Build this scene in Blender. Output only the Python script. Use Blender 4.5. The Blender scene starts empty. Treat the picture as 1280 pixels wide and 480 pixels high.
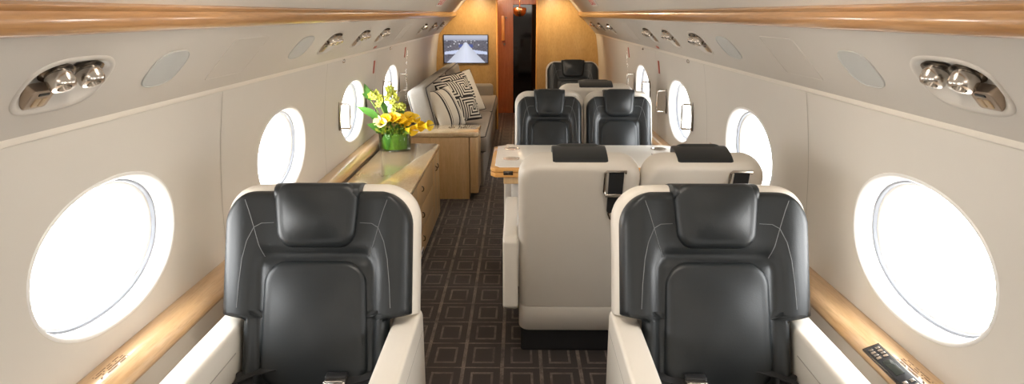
import bpy, bmesh, math, random
from mathutils import Vector, Matrix
R = math.radians
random.seed(7)
S = bpy.context.scene
C = S.collection

# ------------------------------------------------------------------ materials
def newmat(name):
    m = bpy.data.materials.new(name); m.use_nodes = True
    nt = m.node_tree
    return m, nt, nt.nodes['Principled BSDF']

def setp(b, **k):
    for kk, v in k.items():
        b.inputs[kk.replace('_', ' ')].default_value = v

def col(c): return (c[0], c[1], c[2], 1.0)

def coords(nt, scale=(1, 1, 1), kind='Object'):
    tc = nt.nodes.new('ShaderNodeTexCoord'); mp = nt.nodes.new('ShaderNodeMapping')
    mp.inputs['Scale'].default_value = scale
    nt.links.new(tc.outputs[kind], mp.inputs['Vector'])
    return mp.outputs['Vector']

def mixrgb(nt, fac, a, b):
    n = nt.nodes.new('ShaderNodeMix'); n.data_type = 'RGBA'
    if fac is not None: nt.links.new(fac, n.inputs[0])
    for i, v in ((6, a), (7, b)):
        if isinstance(v, tuple): n.inputs[i].default_value = col(v)
        else: nt.links.new(v, n.inputs[i])
    return n.outputs[2]

def noise(nt, vec, scale, detail=4, rough=0.55):
    n = nt.nodes.new('ShaderNodeTexNoise')
    n.inputs['Scale'].default_value = scale; n.inputs['Detail'].default_value = detail
    n.inputs['Roughness'].default_value = rough
    nt.links.new(vec, n.inputs['Vector'])
    return n.outputs['Fac']

def ramp(nt, fac, lo, hi):
    n = nt.nodes.new('ShaderNodeMapRange')
    n.inputs['From Min'].default_value = lo; n.inputs['From Max'].default_value = hi
    nt.links.new(fac, n.inputs['Value'])
    return n.outputs['Result']

def bump(nt, b, h, strength=0.2, dist=0.01):
    n = nt.nodes.new('ShaderNodeBump')
    n.inputs['Strength'].default_value = strength; n.inputs['Distance'].default_value = dist
    nt.links.new(h, n.inputs['Height']); nt.links.new(n.outputs['Normal'], b.inputs['Normal'])

def simple(name, c, rough=0.5, metal=0.0, var=0.08, nscale=12, bstr=0.0, bscale=300, coat=0.0, emis=None, estr=0, spec=0.5):
    m, nt, b = newmat(name)
    v = coords(nt)
    f = noise(nt, v, nscale)
    dark = tuple(x * (1 - var) for x in c); lite = tuple(min(1, x * (1 + var)) for x in c)
    nt.links.new(mixrgb(nt, f, dark, lite), b.inputs['Base Color'])
    setp(b, Roughness=rough, Metallic=metal)
    b.inputs['Coat Weight'].default_value = coat; b.inputs['Coat Roughness'].default_value = 0.06
    b.inputs['Specular IOR Level'].default_value = spec
    if bstr: bump(nt, b, noise(nt, v, bscale, 3), bstr, 0.002)
    if emis: b.inputs['Emission Color'].default_value = col(emis); b.inputs['Emission Strength'].default_value = estr
    return m

def wood(name, a, bcol, scale=(1, 1, 1), rough=0.3, coat=0.5, gs=4.0):
    m, nt, b = newmat(name)
    v = coords(nt, scale)
    f = ramp(nt, noise(nt, v, gs, 6, 0.6), 0.3, 0.7)
    f2 = noise(nt, v, gs * 6, 3)
    c1 = mixrgb(nt, f, a, bcol)
    c2 = mixrgb(nt, ramp(nt, f2, 0.45, 0.9), c1, tuple(x * 0.8 for x in bcol))
    nt.links.new(c2, b.inputs['Base Color'])
    setp(b, Roughness=rough); b.inputs['Coat Weight'].default_value = coat; b.inputs['Coat Roughness'].default_value = 0.08
    return m

M = {}
M['shell'] = simple('cream_wall_panel', (0.66, 0.62, 0.56), 0.5, var=0.03, nscale=3, bstr=0.05)
M['psu'] = simple('overhead_cream_panel', (0.60, 0.56, 0.505), 0.5, var=0.03, nscale=3, bstr=0.05)
M['ceiling'] = simple('ceiling_cream', (0.66, 0.62, 0.56), 0.6, var=0.03, nscale=2)
M['rim'] = simple('white_window_rim', (0.85, 0.84, 0.81), 0.35, var=0.02)
M['shade'] = simple('grey_shade_track', (0.30, 0.32, 0.36), 0.4, var=0.1)
M['ledgewood'] = wood('glossy_maple_ledge', (0.72, 0.48, 0.26), (0.56, 0.34, 0.16), (9, 0.6, 9), 0.28, 0.8)
M['valwood'] = wood('glossy_maple_valance', (0.56, 0.30, 0.12), (0.40, 0.19, 0.065), (9, 0.5, 9), 0.3, 0.6)
M['maple'] = wood('pale_maple_veneer', (0.76, 0.52, 0.27), (0.66, 0.42, 0.19), (14, 14, 0.8), 0.35, 0.4)
M['mapletop'] = wood('glossy_maple_top', (0.76, 0.60, 0.38), (0.66, 0.48, 0.27), (5, 1.2, 5), 0.14, 0.8)
M['golden'] = wood('golden_bulkhead_veneer', (0.55, 0.34, 0.13), (0.46, 0.27, 0.09), (3, 3, 1.0), 0.4, 0.3)
M['redwood'] = wood('reddish_door_veneer', (0.44, 0.16, 0.05), (0.32, 0.10, 0.03), (12, 12, 0.8), 0.25, 0.6)
M['orange'] = simple('honey_wood_edge', (0.72, 0.36, 0.10), 0.25, var=0.15, coat=0.6)
M['white'] = simple('cream_leather', (0.71, 0.66, 0.585), 0.42, var=0.03, nscale=6, bstr=0.12, bscale=420)
M['tabletop'] = simple('glossy_white_table_top', (0.82, 0.78, 0.71), 0.35, var=0.02, coat=0.2)
M['chrome'] = simple('brushed_nickel', (0.62, 0.58, 0.53), 0.22, 1.0, var=0.1)
M['darkchrome'] = simple('dark_nickel', (0.20, 0.17, 0.14), 0.25, 1.0, var=0.15)
M['black'] = simple('black_plastic', (0.012, 0.012, 0.013), 0.4, var=0.2)
M['webbing'] = simple('black_belt_webbing', (0.010, 0.010, 0.011), 0.7, var=0.3, bstr=0.4, bscale=500)
M['plinth'] = simple('dark_seat_plinth', (0.010, 0.009, 0.010), 0.7, var=0.2)
M['thread'] = simple('grey_stitching', (0.16, 0.165, 0.17), 0.6, var=0.1)
M['speaker'] = simple('grey_speaker_cloth', (0.50, 0.50, 0.475), 0.8, var=0.05, bstr=0.4, bscale=900)
M['bronze'] = simple('bronze_switch_plate', (0.42, 0.33, 0.25), 0.35, 0.6, var=0.1)
M['greyfab'] = simple('taupe_sofa_fabric', (0.27, 0.235, 0.20), 0.85, var=0.1, nscale=60, bstr=0.4, bscale=700)
M['lightfab'] = simple('pale_grey_sofa_fabric', (0.27, 0.25, 0.22), 0.85, var=0.08, nscale=60, bstr=0.4, bscale=700)
M['piping'] = simple('black_piping', (0.012, 0.011, 0.011), 0.6)
M['pcream'] = simple('cream_pillow_cloth', (0.62, 0.57, 0.48), 0.9, var=0.06, bstr=0.4, bscale=600)
M['pblack'] = simple('black_pillow_cloth', (0.018, 0.015, 0.015), 0.9, var=0.2, bstr=0.4, bscale=600)
M['red'] = simple('red_placard', (0.50, 0.10, 0.06), 0.4, var=0.1)
M['redlet'] = simple('red_lettering', (0.55, 0.04, 0.05), 0.4)
M['placard'] = simple('white_placard', (0.78, 0.76, 0.74), 0.4)
M['tan'] = simple('tan_placard', (0.50, 0.36, 0.22), 0.4)
M['groove'] = simple('panel_groove', (0.36, 0.33, 0.28), 0.7)
M['seamlite'] = simple('pale_seam_trim', (0.80, 0.74, 0.65), 0.35, var=0.02)
M['lower'] = simple('lower_side_panel', (0.50, 0.45, 0.39), 0.5, var=0.04)
M['leaf'] = simple('deep_green_leaf', (0.07, 0.20, 0.025), 0.35, var=0.35, nscale=20)
M['leaf2'] = simple('lime_green_leaf', (0.24, 0.40, 0.05), 0.4, var=0.3, nscale=20)
M['yellow'] = simple('yellow_petal', (0.92, 0.62, 0.02), 0.45, var=0.12, nscale=20)
M['paleyel'] = simple('pale_yellow_petal', (0.85, 0.78, 0.38), 0.45, var=0.1, nscale=20)
M['chart'] = simple('chartreuse_orchid', (0.52, 0.55, 0.08), 0.45, var=0.2, nscale=20)
M['mottle'] = simple('mottled_green_leaf', (0.13, 0.27, 0.02), 0.35, var=0.6, nscale=60)
M['soil'] = simple('brown_seed_heads', (0.22, 0.16, 0.04), 0.8, var=0.5, nscale=80)
M['gold'] = simple('brass_reflection', (0.75, 0.50, 0.22), 0.25, 1.0)

def leather():
    m, nt, b = newmat('black_leather')
    v = coords(nt)
    f = noise(nt, v, 7, 3)
    nt.links.new(mixrgb(nt, f, (0.009, 0.0115, 0.0130), (0.015, 0.0180, 0.0200)), b.inputs['Base Color'])
    r = ramp(nt, noise(nt, v, 9, 2), 0.2, 0.8)
    mr = nt.nodes.new('ShaderNodeMapRange'); mr.inputs['To Min'].default_value = 0.40; mr.inputs['To Max'].default_value = 0.44
    nt.links.new(r, mr.inputs['Value']); nt.links.new(mr.outputs['Result'], b.inputs['Roughness'])
    b.inputs['Specular IOR Level'].default_value = 0.48
    g = noise(nt, v, 330, 3); w = noise(nt, v, 22, 3)
    ad = nt.nodes.new('ShaderNodeMath'); ad.operation = 'MULTIPLY_ADD'
    nt.links.new(w, ad.inputs[0]); ad.inputs[1].default_value = 1.2; nt.links.new(g, ad.inputs[2])
    bump(nt, b, ad.outputs[0], 0.14, 0.0018)
    return m
M['leather'] = leather()

def carpet():
    m, nt, b = newmat('brown_patterned_carpet')
    tc = nt.nodes.new('ShaderNodeTexCoord'); sp = nt.nodes.new('ShaderNodeSeparateXYZ')
    nt.links.new(tc.outputs['Object'], sp.inputs[0])
    def mth(op, a, bb=None, c=None):
        n = nt.nodes.new('ShaderNodeMath'); n.operation = op
        for i, v in enumerate((a, bb, c)):
            if v is None: continue
            if isinstance(v, (int, float)): n.inputs[i].default_value = v
            else: nt.links.new(v, n.inputs[i])
        return n.outputs[0]
    sx = mth('MULTIPLY_ADD', sp.outputs[0], 1 / 0.167, 0.30)
    sy = mth('MULTIPLY_ADD', sp.outputs[1], 1 / 0.225, 0.15)
    u = mth('ABSOLUTE', mth('SUBTRACT', mth('FRACT', sx), 0.5))
    v = mth('ABSOLUTE', mth('SUBTRACT', mth('FRACT', sy), 0.5))
    d = mth('MAXIMUM', mth('MULTIPLY', u, 1 / 0.27), mth('MULTIPLY', v, 1 / 0.31))
    ring = mth('MULTIPLY', mth('GREATER_THAN', d, 0.84), mth('LESS_THAN', d, 1.06))
    l = mth('MAXIMUM', mth('MULTIPLY', ring, 0.75), mth('MAXIMUM', mth('GREATER_THAN', u, 0.452), mth('MULTIPLY', mth('GREATER_THAN', v, 0.478), 0.85)))
    vec = coords(nt)
    br = ramp(nt, noise(nt, vec, 7, 5, 0.75), 0.30, 0.62)
    br2 = ramp(nt, noise(nt, vec, 160, 2, 0.7), 0.25, 0.65)
    fac = mth('MULTIPLY', mth('MULTIPLY', l, br), br2)
    base = mixrgb(nt, noise(nt, vec, 120, 3), (0.012, 0.007, 0.005), (0.036, 0.021, 0.016))
    nt.links.new(mixrgb(nt, fac, base, (0.34, 0.26, 0.21)), b.inputs['Base Color'])
    setp(b, Roughness=0.85)
    b.inputs['Sheen Weight'].default_value = 0.15
    bump(nt, b, noise(nt, vec, 500, 2), 0.5, 0.003)
    return m
M['carpet'] = carpet()

def glassmat(name, tint=(1, 1, 1), gl=0.06, rough=0.0):
    m = bpy.data.materials.new(name); m.use_nodes = True
    nt = m.node_tree; nt.nodes.clear()
    o = nt.nodes.new('ShaderNodeOutputMaterial'); mx = nt.nodes.new('ShaderNodeMixShader')
    t = nt.nodes.new('ShaderNodeBsdfTransparent'); g = nt.nodes.new('ShaderNodeBsdfGlossy')
    t.inputs[0].default_value = col(tint); g.inputs['Roughness'].default_value = rough
    fr = nt.nodes.new('ShaderNodeLayerWeight'); fr.inputs[0].default_value = 0.2
    ml = nt.nodes.new('ShaderNodeMath'); ml.operation = 'MULTIPLY'; ml.inputs[1].default_value = gl * 6
    nt.links.new(fr.outputs['Fresnel'], ml.inputs[0]); nt.links.new(ml.outputs[0], mx.inputs[0])
    nt.links.new(t.outputs[0], mx.inputs[1]); nt.links.new(g.outputs[0], mx.inputs[2]); nt.links.new(mx.outputs[0], o.inputs[0])
    return m
M['glass'] = glassmat('window_pane', gl=0.02)
M['vase'] = glassmat('clear_vase_glass', (0.93, 0.97, 0.93), gl=0.12, rough=0.02)

def darkglass():
    m, nt, b = newmat('dark_door_glass')
    v = coords(nt, (1, 1, 0.5))
    f = ramp(nt, noise(nt, v, 7, 3), 0.6, 0.8)
    nt.links.new(mixrgb(nt, f, (0.003, 0.002, 0.002), (0.03, 0.012, 0.006)), b.inputs['Base Color'])
    setp(b, Roughness=0.05)
    return m
M['darkglass'] = darkglass()

def screenmat():
    m, nt, b = newmat('tail_camera_picture')
    a = nt.nodes.new('ShaderNodeVertexColor'); a.layer_name = 'Col'
    nt.links.new(a.outputs[0], b.inputs['Emission Color']); b.inputs['Emission Strength'].default_value = 1.0
    setp(b, Roughness=0.1); b.inputs['Base Color'].default_value = (0.01, 0.01, 0.01, 1)
    return m
M['screen'] = screenmat()

def stripes(name):
    m, nt, b = newmat(name)
    at = nt.nodes.new('ShaderNodeUVMap'); sp = nt.nodes.new('ShaderNodeSeparateXYZ')
    nt.links.new(at.outputs[0], sp.inputs[0])
    f = noise(nt, coords(nt), 80)
    nt.links.new(mixrgb(nt, f, (0.5, 0.46, 0.39), (0.64, 0.60, 0.52)), b.inputs['Base Color'])
    setp(b, Roughness=0.9)
    return m

# ------------------------------------------------------------------ object helpers
def link(o, parent=None):
    C.objects.link(o)
    if parent is not None: o.parent = parent
    return o

def obj(name, bm, mats, parent=None, smooth=True, angle=40):
    bmesh.ops.recalc_face_normals(bm, faces=bm.faces)
    me = bpy.data.meshes.new(name); bm.to_mesh(me); bm.free()
    if not isinstance(mats, (list, tuple)): mats = [mats]
    for m in mats: me.materials.append(m)
    if smooth:
        for p in me.polygons: p.use_smooth = True
        try: me.set_sharp_from_angle(angle=R(angle))
        except Exception: pass
    o = bpy.data.objects.new(name, me)
    return link(o, parent)

def tag(o, label=None, cat=None, group=None, kind=None):
    if label: o['label'] = label
    if cat: o['category'] = cat
    if group: o['group'] = group
    if kind: o['kind'] = kind
    return o

def thing(name, loc, label, cat, group=None, rz=0):
    o = bpy.data.objects.new(name, None); link(o)
    o.empty_display_size = 0.05
    o.location = loc; o.rotation_euler = (0, 0, rz)
    return tag(o, label, cat, group)

def dup(root, loc, rz, label, group=None):
    r = root.copy(); C.objects.link(r); r.location = loc; r.rotation_euler = (0, 0, rz)
    r['label'] = label
    if group: r['group'] = group
    for ch in list(root.children):
        c = ch.copy(); C.objects.link(c); c.parent = r
        for g in list(ch.children):
            d = g.copy(); C.objects.link(d); d.parent = c
    return r

def struct(name, bm, m, parent=None, label=None, smooth=True, angle=40):
    o = obj(name, bm, m, parent, smooth, angle)
    if parent is None: o['kind'] = 'structure'; o['label'] = label or name.replace('_', ' '); o['category'] = name.split('_')[0]
    return o

def rbox(bm, c, s, r=0.01, seg=3, rot=None, mat=0):
    t = bmesh.new(); bmesh.ops.create_cube(t, size=1.0)
    bmesh.ops.scale(t, vec=s, verts=t.verts)
    if r > 0:
        r = min(r, min(s) * 0.49)
        bmesh.ops.bevel(t, geom=list(t.edges), offset=r, segments=seg, profile=0.5, affect='EDGES')
    mt = Matrix.Translation(c) @ (rot if rot else Matrix.Identity(4))
    bmesh.ops.transform(t, matrix=mt, verts=t.verts)
    merge(bm, t, mat)

def merge(bm, t, mat=0):
    vs = [bm.verts.new(v.co) for v in t.verts]
    t.verts.index_update()
    for f in t.faces:
        try:
            nf = bm.faces.new([vs[v.index] for v in f.verts]); nf.material_index = mat
        except ValueError: pass
    t.free()

def box(c, s, r=0.01, seg=3, rot=None):
    bm = bmesh.new(); rbox(bm, c, s, r, seg, rot); return bm

def prism(pts, axis, a, b, r=0.0, seg=3, bm=None, mat=0):
    """polygon extruded along axis ('x','y','z')"""
    t = bmesh.new()
    def P(p, q):
        if axis == 'x': return (q, p[0], p[1])
        if axis == 'y': return (p[0], q, p[1])
        return (p[0], p[1], q)
    v0 = [t.verts.new(P(p, a)) for p in pts]; v1 = [t.verts.new(P(p, b)) for p in pts]
    n = len(pts)
    t.faces.new(v0); t.faces.new(list(reversed(v1)))
    for i in range(n): t.faces.new([v0[i], v1[i], v1[(i + 1) % n], v0[(i + 1) % n]])
    bmesh.ops.recalc_face_normals(t, faces=t.faces)
    if r > 0: bmesh.ops.bevel(t, geom=list(t.edges), offset=r, segments=seg, profile=0.5, affect='EDGES')
    if bm is None: return t
    merge(bm, t, mat); return bm

def loft(rings, bm=None, cap0=True, cap1=True, closed=True, mat=0):
    if bm is None: bm = bmesh.new()
    vr = [[bm.verts.new(p) for p in r] for r in rings]
    n = len(rings[0]); m = n if closed else n - 1
    for a, b in zip(vr, vr[1:]):
        for i in range(m):
            f = bm.faces.new([a[i], a[(i + 1) % n], b[(i + 1) % n], b[i]]); f.material_index = mat
    if closed and cap0: bm.faces.new(list(reversed(vr[0]))).material_index = mat
    if closed and cap1: bm.faces.new(vr[-1]).material_index = mat
    return bm

def grid(fn, us, vs, bm=None, mat=None):
    if bm is None: bm = bmesh.new()
    g = [[bm.verts.new(fn(u, v)) for u in us] for v in vs]
    for j in range(len(vs) - 1):
        for i in range(len(us) - 1):
            f = bm.faces.new([g[j][i], g[j][i + 1], g[j + 1][i + 1], g[j + 1][i]])
            if mat: f.material_index = mat(i, j)
    return bm

def lin(a, b, n): return [a + (b - a) * i / (n - 1) for i in range(n)]

def tube(pts, r, bm=None, n=8, mat=0, rads=None, cap=True):
    if bm is None: bm = bmesh.new()
    pts = [Vector(p) for p in pts]; rings = []
    up = None
    for i, p in enumerate(pts):
        d = (pts[min(i + 1, len(pts) - 1)] - pts[max(i - 1, 0)]).normalized()
        if up is None:
            up = d.orthogonal().normalized()
        up = (up - d * up.dot(d)).normalized()
        s = d.cross(up)
        rr = rads[i] if rads else r
        rings.append([p + (up * math.cos(2 * math.pi * k / n) + s * math.sin(2 * math.pi * k / n)) * rr for k in range(n)])
    return loft(rings, bm, cap, cap, True, mat)

def lathe(prof, bm=None, n=32, c=(0, 0, 0), mat=0, M4=None):
    """prof: list of (r,z)"""
    rings = []
    for r, z in prof:
        ring = [Vector((r * math.cos(2 * math.pi * k / n), r * math.sin(2 * math.pi * k / n), z)) for k in range(n)]
        if M4: ring = [M4 @ p for p in ring]
        rings.append([p + Vector(c) for p in ring])
    return loft(rings, bm, prof[0][0] > 1e-6, prof[-1][0] > 1e-6, True, mat)

def rrect(hu, hv, r, n=6, m=1):
    """rounded rectangle points, counter clockwise"""
    r = max(min(r, hu * 0.999, hv * 0.999), 1e-4); out = []
    for cx, cy, a0 in ((hu - r, hv - r, 0), (-hu + r, hv - r, 90), (-hu + r, -hv + r, 180), (hu - r, -hv + r, 270)):
        for k in range(n + 1):
            a = R(a0 + 90 * k / n)
            out.append((cx + r * math.cos(a), cy + r * math.sin(a)))
    if m > 1:
        o2 = []
        for i, p in enumerate(out):
            o2.append(p)
            if i % (n + 1) == n:
                q = out[(i + 1) % len(out)]
                o2 += [(p[0] + (q[0] - p[0]) * k / m, p[1] + (q[1] - p[1]) * k / m) for k in range(1, m)]
        out = o2
    return out

def pad(F, cu, cv, hu, hv, r, w0, w1, er=0.02, dome=0.01, taper=0.0, warp=None, bm=None):
    """padded slab: F maps (u,v,w) to 3d"""
    prof = [(0.0, w0)]
    for k in range(0, 7):
        a = R(90 * k / 6)
        prof.append((er * (1 - math.cos(a)), w1 - er + er * math.sin(a)))
    mx = min(hu, hv)
    for k in range(1, 15):
        q = k / 14
        prof.append((er + (mx - er) * 0.985 * q, w1 + dome * (1 - (1 - q) ** 2)))
    rings = []
    for ins, w in prof:
        pts = rrect(hu - ins, hv - ins, max(r - ins, 0.1 * (min(hu, hv) - ins)), 8, 14)
        ring = []
        for (pu, pv) in pts:
            uu = pu * (1 + taper * pv / hv)
            ww = w
            if ins > er: ww = w1 + dome * max(0, 1 - (pu / (hu - er)) ** 2) * max(0, 1 - (pv / (hv - er)) ** 2)
            ring.append(F(cu + uu, cv + pv, ww))
        rings.append(ring)
    return loft(rings, bm)

def sstep(a, b, x):
    t = max(0, min(1, (x - a) / (b - a))); return t * t * (3 - 2 * t)

# ------------------------------------------------------------------ camera
CAMX, H = 0.018, 1.47
cd = bpy.data.cameras.new('camera'); cam = bpy.data.objects.new('camera', cd); link(cam)
cd.sensor_fit = 'HORIZONTAL'; cd.sensor_width = 36.0; cd.lens = 860 / 1280 * 36.0
cd.clip_start = 0.02
cam.location = (CAMX, 0, H); cam.rotation_euler = (R(90 - 14.54), 0, R(0.55))
S.camera = cam

# ------------------------------------------------------------------ cabin shell
Y0, Y1 = -1.9, 9.0
def wx(z):          # half width of the window wall at height z
    t = (z - 0.60) / 0.62
    return 1.046 + 0.018 * t - 0.065 * t * t
def Pw(s, y, z, n=0.0): return Vector((s * (wx(z) - n), y, z))
PL = (wx(1.22), 1.22); PT = (0.80, 1.441)
_dx, _dz = PT[0] - PL[0], PT[1] - PL[1]; PLEN = math.hypot(_dx, _dz)
TX, TZ = _dx / PLEN, _dz / PLEN
NX, NZ = -TZ, TX
def Pp(s, y, t, n=0.0):    # overhead panel: t metres up from seam, n towards the cabin
    return Vector((s * (PL[0] + TX * t + NX * n), y, PL[1] + TZ * t + NZ * n))

def strip_holes(F, y0, y1, t0, t1, holes, bm):
    """panel F(y,t) with oval holes (yc,tc,ry,rt,expo)"""
    holes = sorted(holes); n = 48
    cuts = [y0] + [(a[0] + b[0]) / 2 for a, b in zip(holes, holes[1:])] + [y1]
    def sup(a, e): return math.copysign(abs(a) ** (2 / e), a)
    for h, ya, yb in zip(holes, cuts, cuts[1:]):
        yc, tc, ry, rt, e = h
        ya = max(ya, yc - ry * 2.2) if ya == y0 and False else ya
        inner = [(yc + ry * sup(math.cos(2 * math.pi * k / n), e), tc + rt * sup(math.sin(2 * math.pi * k / n), e)) for k in range(n)]
        outer = []
        for k in range(n):
            a = 2 * math.pi * k / n
            # rectangle boundary point, corners snapped
            cx, sy = math.cos(a), math.sin(a)
            m = max(abs(cx), abs(sy)); px, py = cx / m, sy / m
            yy = yc + (px * (yb - yc) if px > 0 else px * (yc - ya))
            tt = tc + (py * (t1 - tc) if py > 0 else py * (tc - t0))
            outer.append((yy, tt))
        rings = []
        for q in (0, 0.25, 0.5, 0.75, 1):
            rings.append([F(a[0] + (b[0] - a[0]) * q, a[1] + (b[1] - a[1]) * q) for a, b in zip(inner, outer)])
        loft(rings, bm, False, False)

WY = [1.695 + 1.345 * k for k in range(-2, 4)]
WZ = 0.868; WRY, WRZ = 0.325, 0.196
for s, nm in ((-1, 'left'), (1, 'right')):
    bm = bmesh.new()
    strip_holes(lambda y, t: Pw(s, y, t), Y0, 6.5, 0.575, 1.22, [(y, WZ, WRY, WRZ, 2.15) for y in WY], bm)
    grid(lambda y, t: Pw(s, y, t), lin(6.5, Y1, 4), lin(0.575, 1.22, 9), bm)
    # lower side panel below the ledge
    struct('wall_' + nm, bm, M['shell'], label='cream curved cabin side wall on the %s with oval windows' % nm)

# overhead panels with recesses
VY = [1.395, 3.42, 4.08, 4.72, 6.7, 7.5, 8.25]
VT, VRY, VRT = 0.150, 0.132, 0.066
for s, nm in ((-1, 'left'), (1, 'right')):
    bm = bmesh.new()
    strip_holes(lambda y, t: Pp(s, y, t), Y0, Y1, 0.0, PLEN, [(y, VT, VRY, VRT, 2.9) for y in VY], bm)
    struct('trim_%d' % (1 if s < 0 else 2), bm, M['psu'], label='cream overhead service panel running along the %s wall' % nm)
    # seam strip between wall and overhead panel
    bm = bmesh.new()
    loft([[Pw(s, y, 1.212, 0.0), Pw(s, y, 1.214, 0.006), Pp(s, y, 0.002, 0.007), Pp(s, y, 0.012, 0.0)] for y in (Y0, Y1)], bm)
    struct('trim_%d' % (3 if s < 0 else 4), bm, M['seamlite'], label='thin pale seam under the overhead panel on the %s' % nm)
    # wooden valance
    prof = [(0.800, 1.436), (0.792, 1.432), (0.781, 1.436), (0.772, 1.447), (0.767, 1.463), (0.770, 1.474), (0.765, 1.479), (0.764, 1.484), (0.770, 1.489), (0.80, 1.492), (0.82, 1.47)]
    bm = loft([[(s * x, y, z) for x, z in prof] for y in (Y0, Y1)])
    struct('trim_%d' % (5 if s < 0 else 6), bm, M['valwood'], label='glossy maple valance rail above the overhead panel on the %s' % nm, angle=60)
    # window ledge
    prof = [(1.065, 0.590), (1.056, 0.604), (1.035, 0.609), (1.00, 0.607), (0.975, 0.600), (0.962, 0.586), (0.958, 0.570), (0.962, 0.556), (0.975, 0.548), (1.065, 0.545)]
    bm = loft([[(s * x, y, z) for x, z in prof] for y in (Y0, Y1)])
    struct('trim_%d' % (7 if s < 0 else 8), bm, M['ledgewood'], label='glossy maple window ledge along the %s wall' % nm, angle=60)
    bm = loft([[(s * x, y, z) for x, z in ((0.972, 0.548), (0.968, 0.3), (0.955, 0.0), (1.08, 0.0), (1.08, 0.548))] for y in (Y0, Y1)])
    struct('baseboard_' + nm, bm, M['lower'], label='lower cream side panel under the %s ledge' % nm)

# ceiling
cp = [(0.775, 1.489), (0.74, 1.528), (0.655, 1.63), (0.55, 1.72), (0.40, 1.79), (0.2, 1.82), (0, 1.825)]
full = [(-x, z) for x, z in cp] + [(x, z) for x, z in reversed(cp[:-1])]
bm = loft([[(x, y, z) for x, z in full] for y in lin(Y0, Y1, 3)], closed=False)
struct('ceiling', bm, M['ceiling'], label='pale curved cabin ceiling')
# floor
bm = bmesh.new(); grid(lambda x, y: (x, y, 0), lin(-1.1, 1.1, 2), lin(Y0, 11.2, 2), bm)
struct('floor', bm, M['carpet'], label='dark brown carpet with nested rectangle pattern')
# bulkheads : outline of the cabin section
sec = [(1.09, 0.0), (1.09, 0.6), (1.06, 0.9), (1.01, 1.22), (0.81, 1.45), (0.78, 1.52), (0.66, 1.64), (0.55, 1.73), (0.40, 1.80), (0.2, 1.835)]
DXL, DXR = -0.262, 0.245
bm = bmesh.new()
prism([(x, z) for x, z in sec] + [(DXR, 1.84), (DXR, 0.0)], 'y', 9.0, 9.05, bm=bm)
prism([(-x, z) for x, z in sec] + [(DXL, 1.84), (DXL, 0.0)], 'y', 9.0, 9.05, bm=bm)
struct('wall_front', bm, M['golden'], label='golden veneer bulkhead with a door opening at the far end', smooth=False)
bm = prism([(x, z) for x, z in sec] + [(-x, z) for x, z in reversed(sec)], 'y', Y0 - 0.05, Y0)
struct('wall_back', bm, M['shell'], label='bulkhead behind the camera', smooth=False)
# door frame
bm = bmesh.new()
rbox(bm, (DXL + 0.002, 9.0, 0.92), (0.022, 0.13, 1.84), 0.006)
rbox(bm, (DXR - 0.002, 9.0, 0.92), (0.014, 0.13, 1.84), 0.006)
struct('trim_9', bm, M['orange'], label='wooden edging of the bulkhead doorway')
# passage beyond
bm = bmesh.new()
grid(lambda y, z: (-0.52, y, z), lin(9.05, 10.5, 2), lin(0, 1.85, 2), bm)
grid(lambda y, z: (0.52, y, z), lin(9.05, 10.5, 2), lin(0, 1.85, 2), bm)
grid(lambda x, y: (x, y, 1.85), lin(-0.52, 0.52, 2), lin(9.05, 10.5, 2), bm)
struct('wall_passage', bm, M['redwood'], label='reddish wood lining of the passage beyond the doorway', smooth=False)
door = thing('door_1', (0, 10.5, 0), 'reddish wooden passage door with a tall dark glass panel', 'door'); door['kind'] = 'structure'
bm = bmesh.new()
rbox(bm, (-0.30, 0, 0.925), (0.47, 0.05, 1.85), 0.003)
rbox(bm, (0.41, 0, 0.925), (0.23, 0.05, 1.85), 0.003)
rbox(bm, (0.115, 0, 1.72), (0.36, 0.05, 0.24), 0.003)
obj('door_leaf', bm, M['redwood'], door, False)
obj('glass_panel', box((0.115, 0.0, 0.80), (0.365, 0.03, 1.60), 0.003), M['darkglass'], door, False)
bm = bmesh.new(); rbox(bm, (-0.215, -0.06, 1.26), (0.05, 0.02, 0.36), 0.01)
h = obj('handle', bm, M['orange'], door); h['label'] = 'upright honey coloured handle'
bm = bmesh.new(); tube([(-0.17, -0.02, 1.41), (-0.17, -0.09, 1.41)], 0.012, bm); tube([(-0.195, -0.02, 1.03), (-0.195, -0.08, 1.03)], 0.014, bm)
obj('bolt', bm, M['darkchrome'], door)
bm = lathe([(0.0, -0.10), (0.05, -0.095), (0.085, -0.06), (0.095, 0.0), (0.085, 0.02), (0.0, 0.03)], n=24)
bm2 = bm; tube([(0, 0, 0.02), (0, 0, 0.29)], 0.006, bm2)
o = obj('lamp_reflection', bm, M['gold']); o.location = (0.03, 9.95, 1.53)  # modelled shape stands in for a lamp's reflection in the dark door glass
tag(o, 'small round brass shape standing for a lamp reflection in the dark passage door glass', 'reflection')

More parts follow.
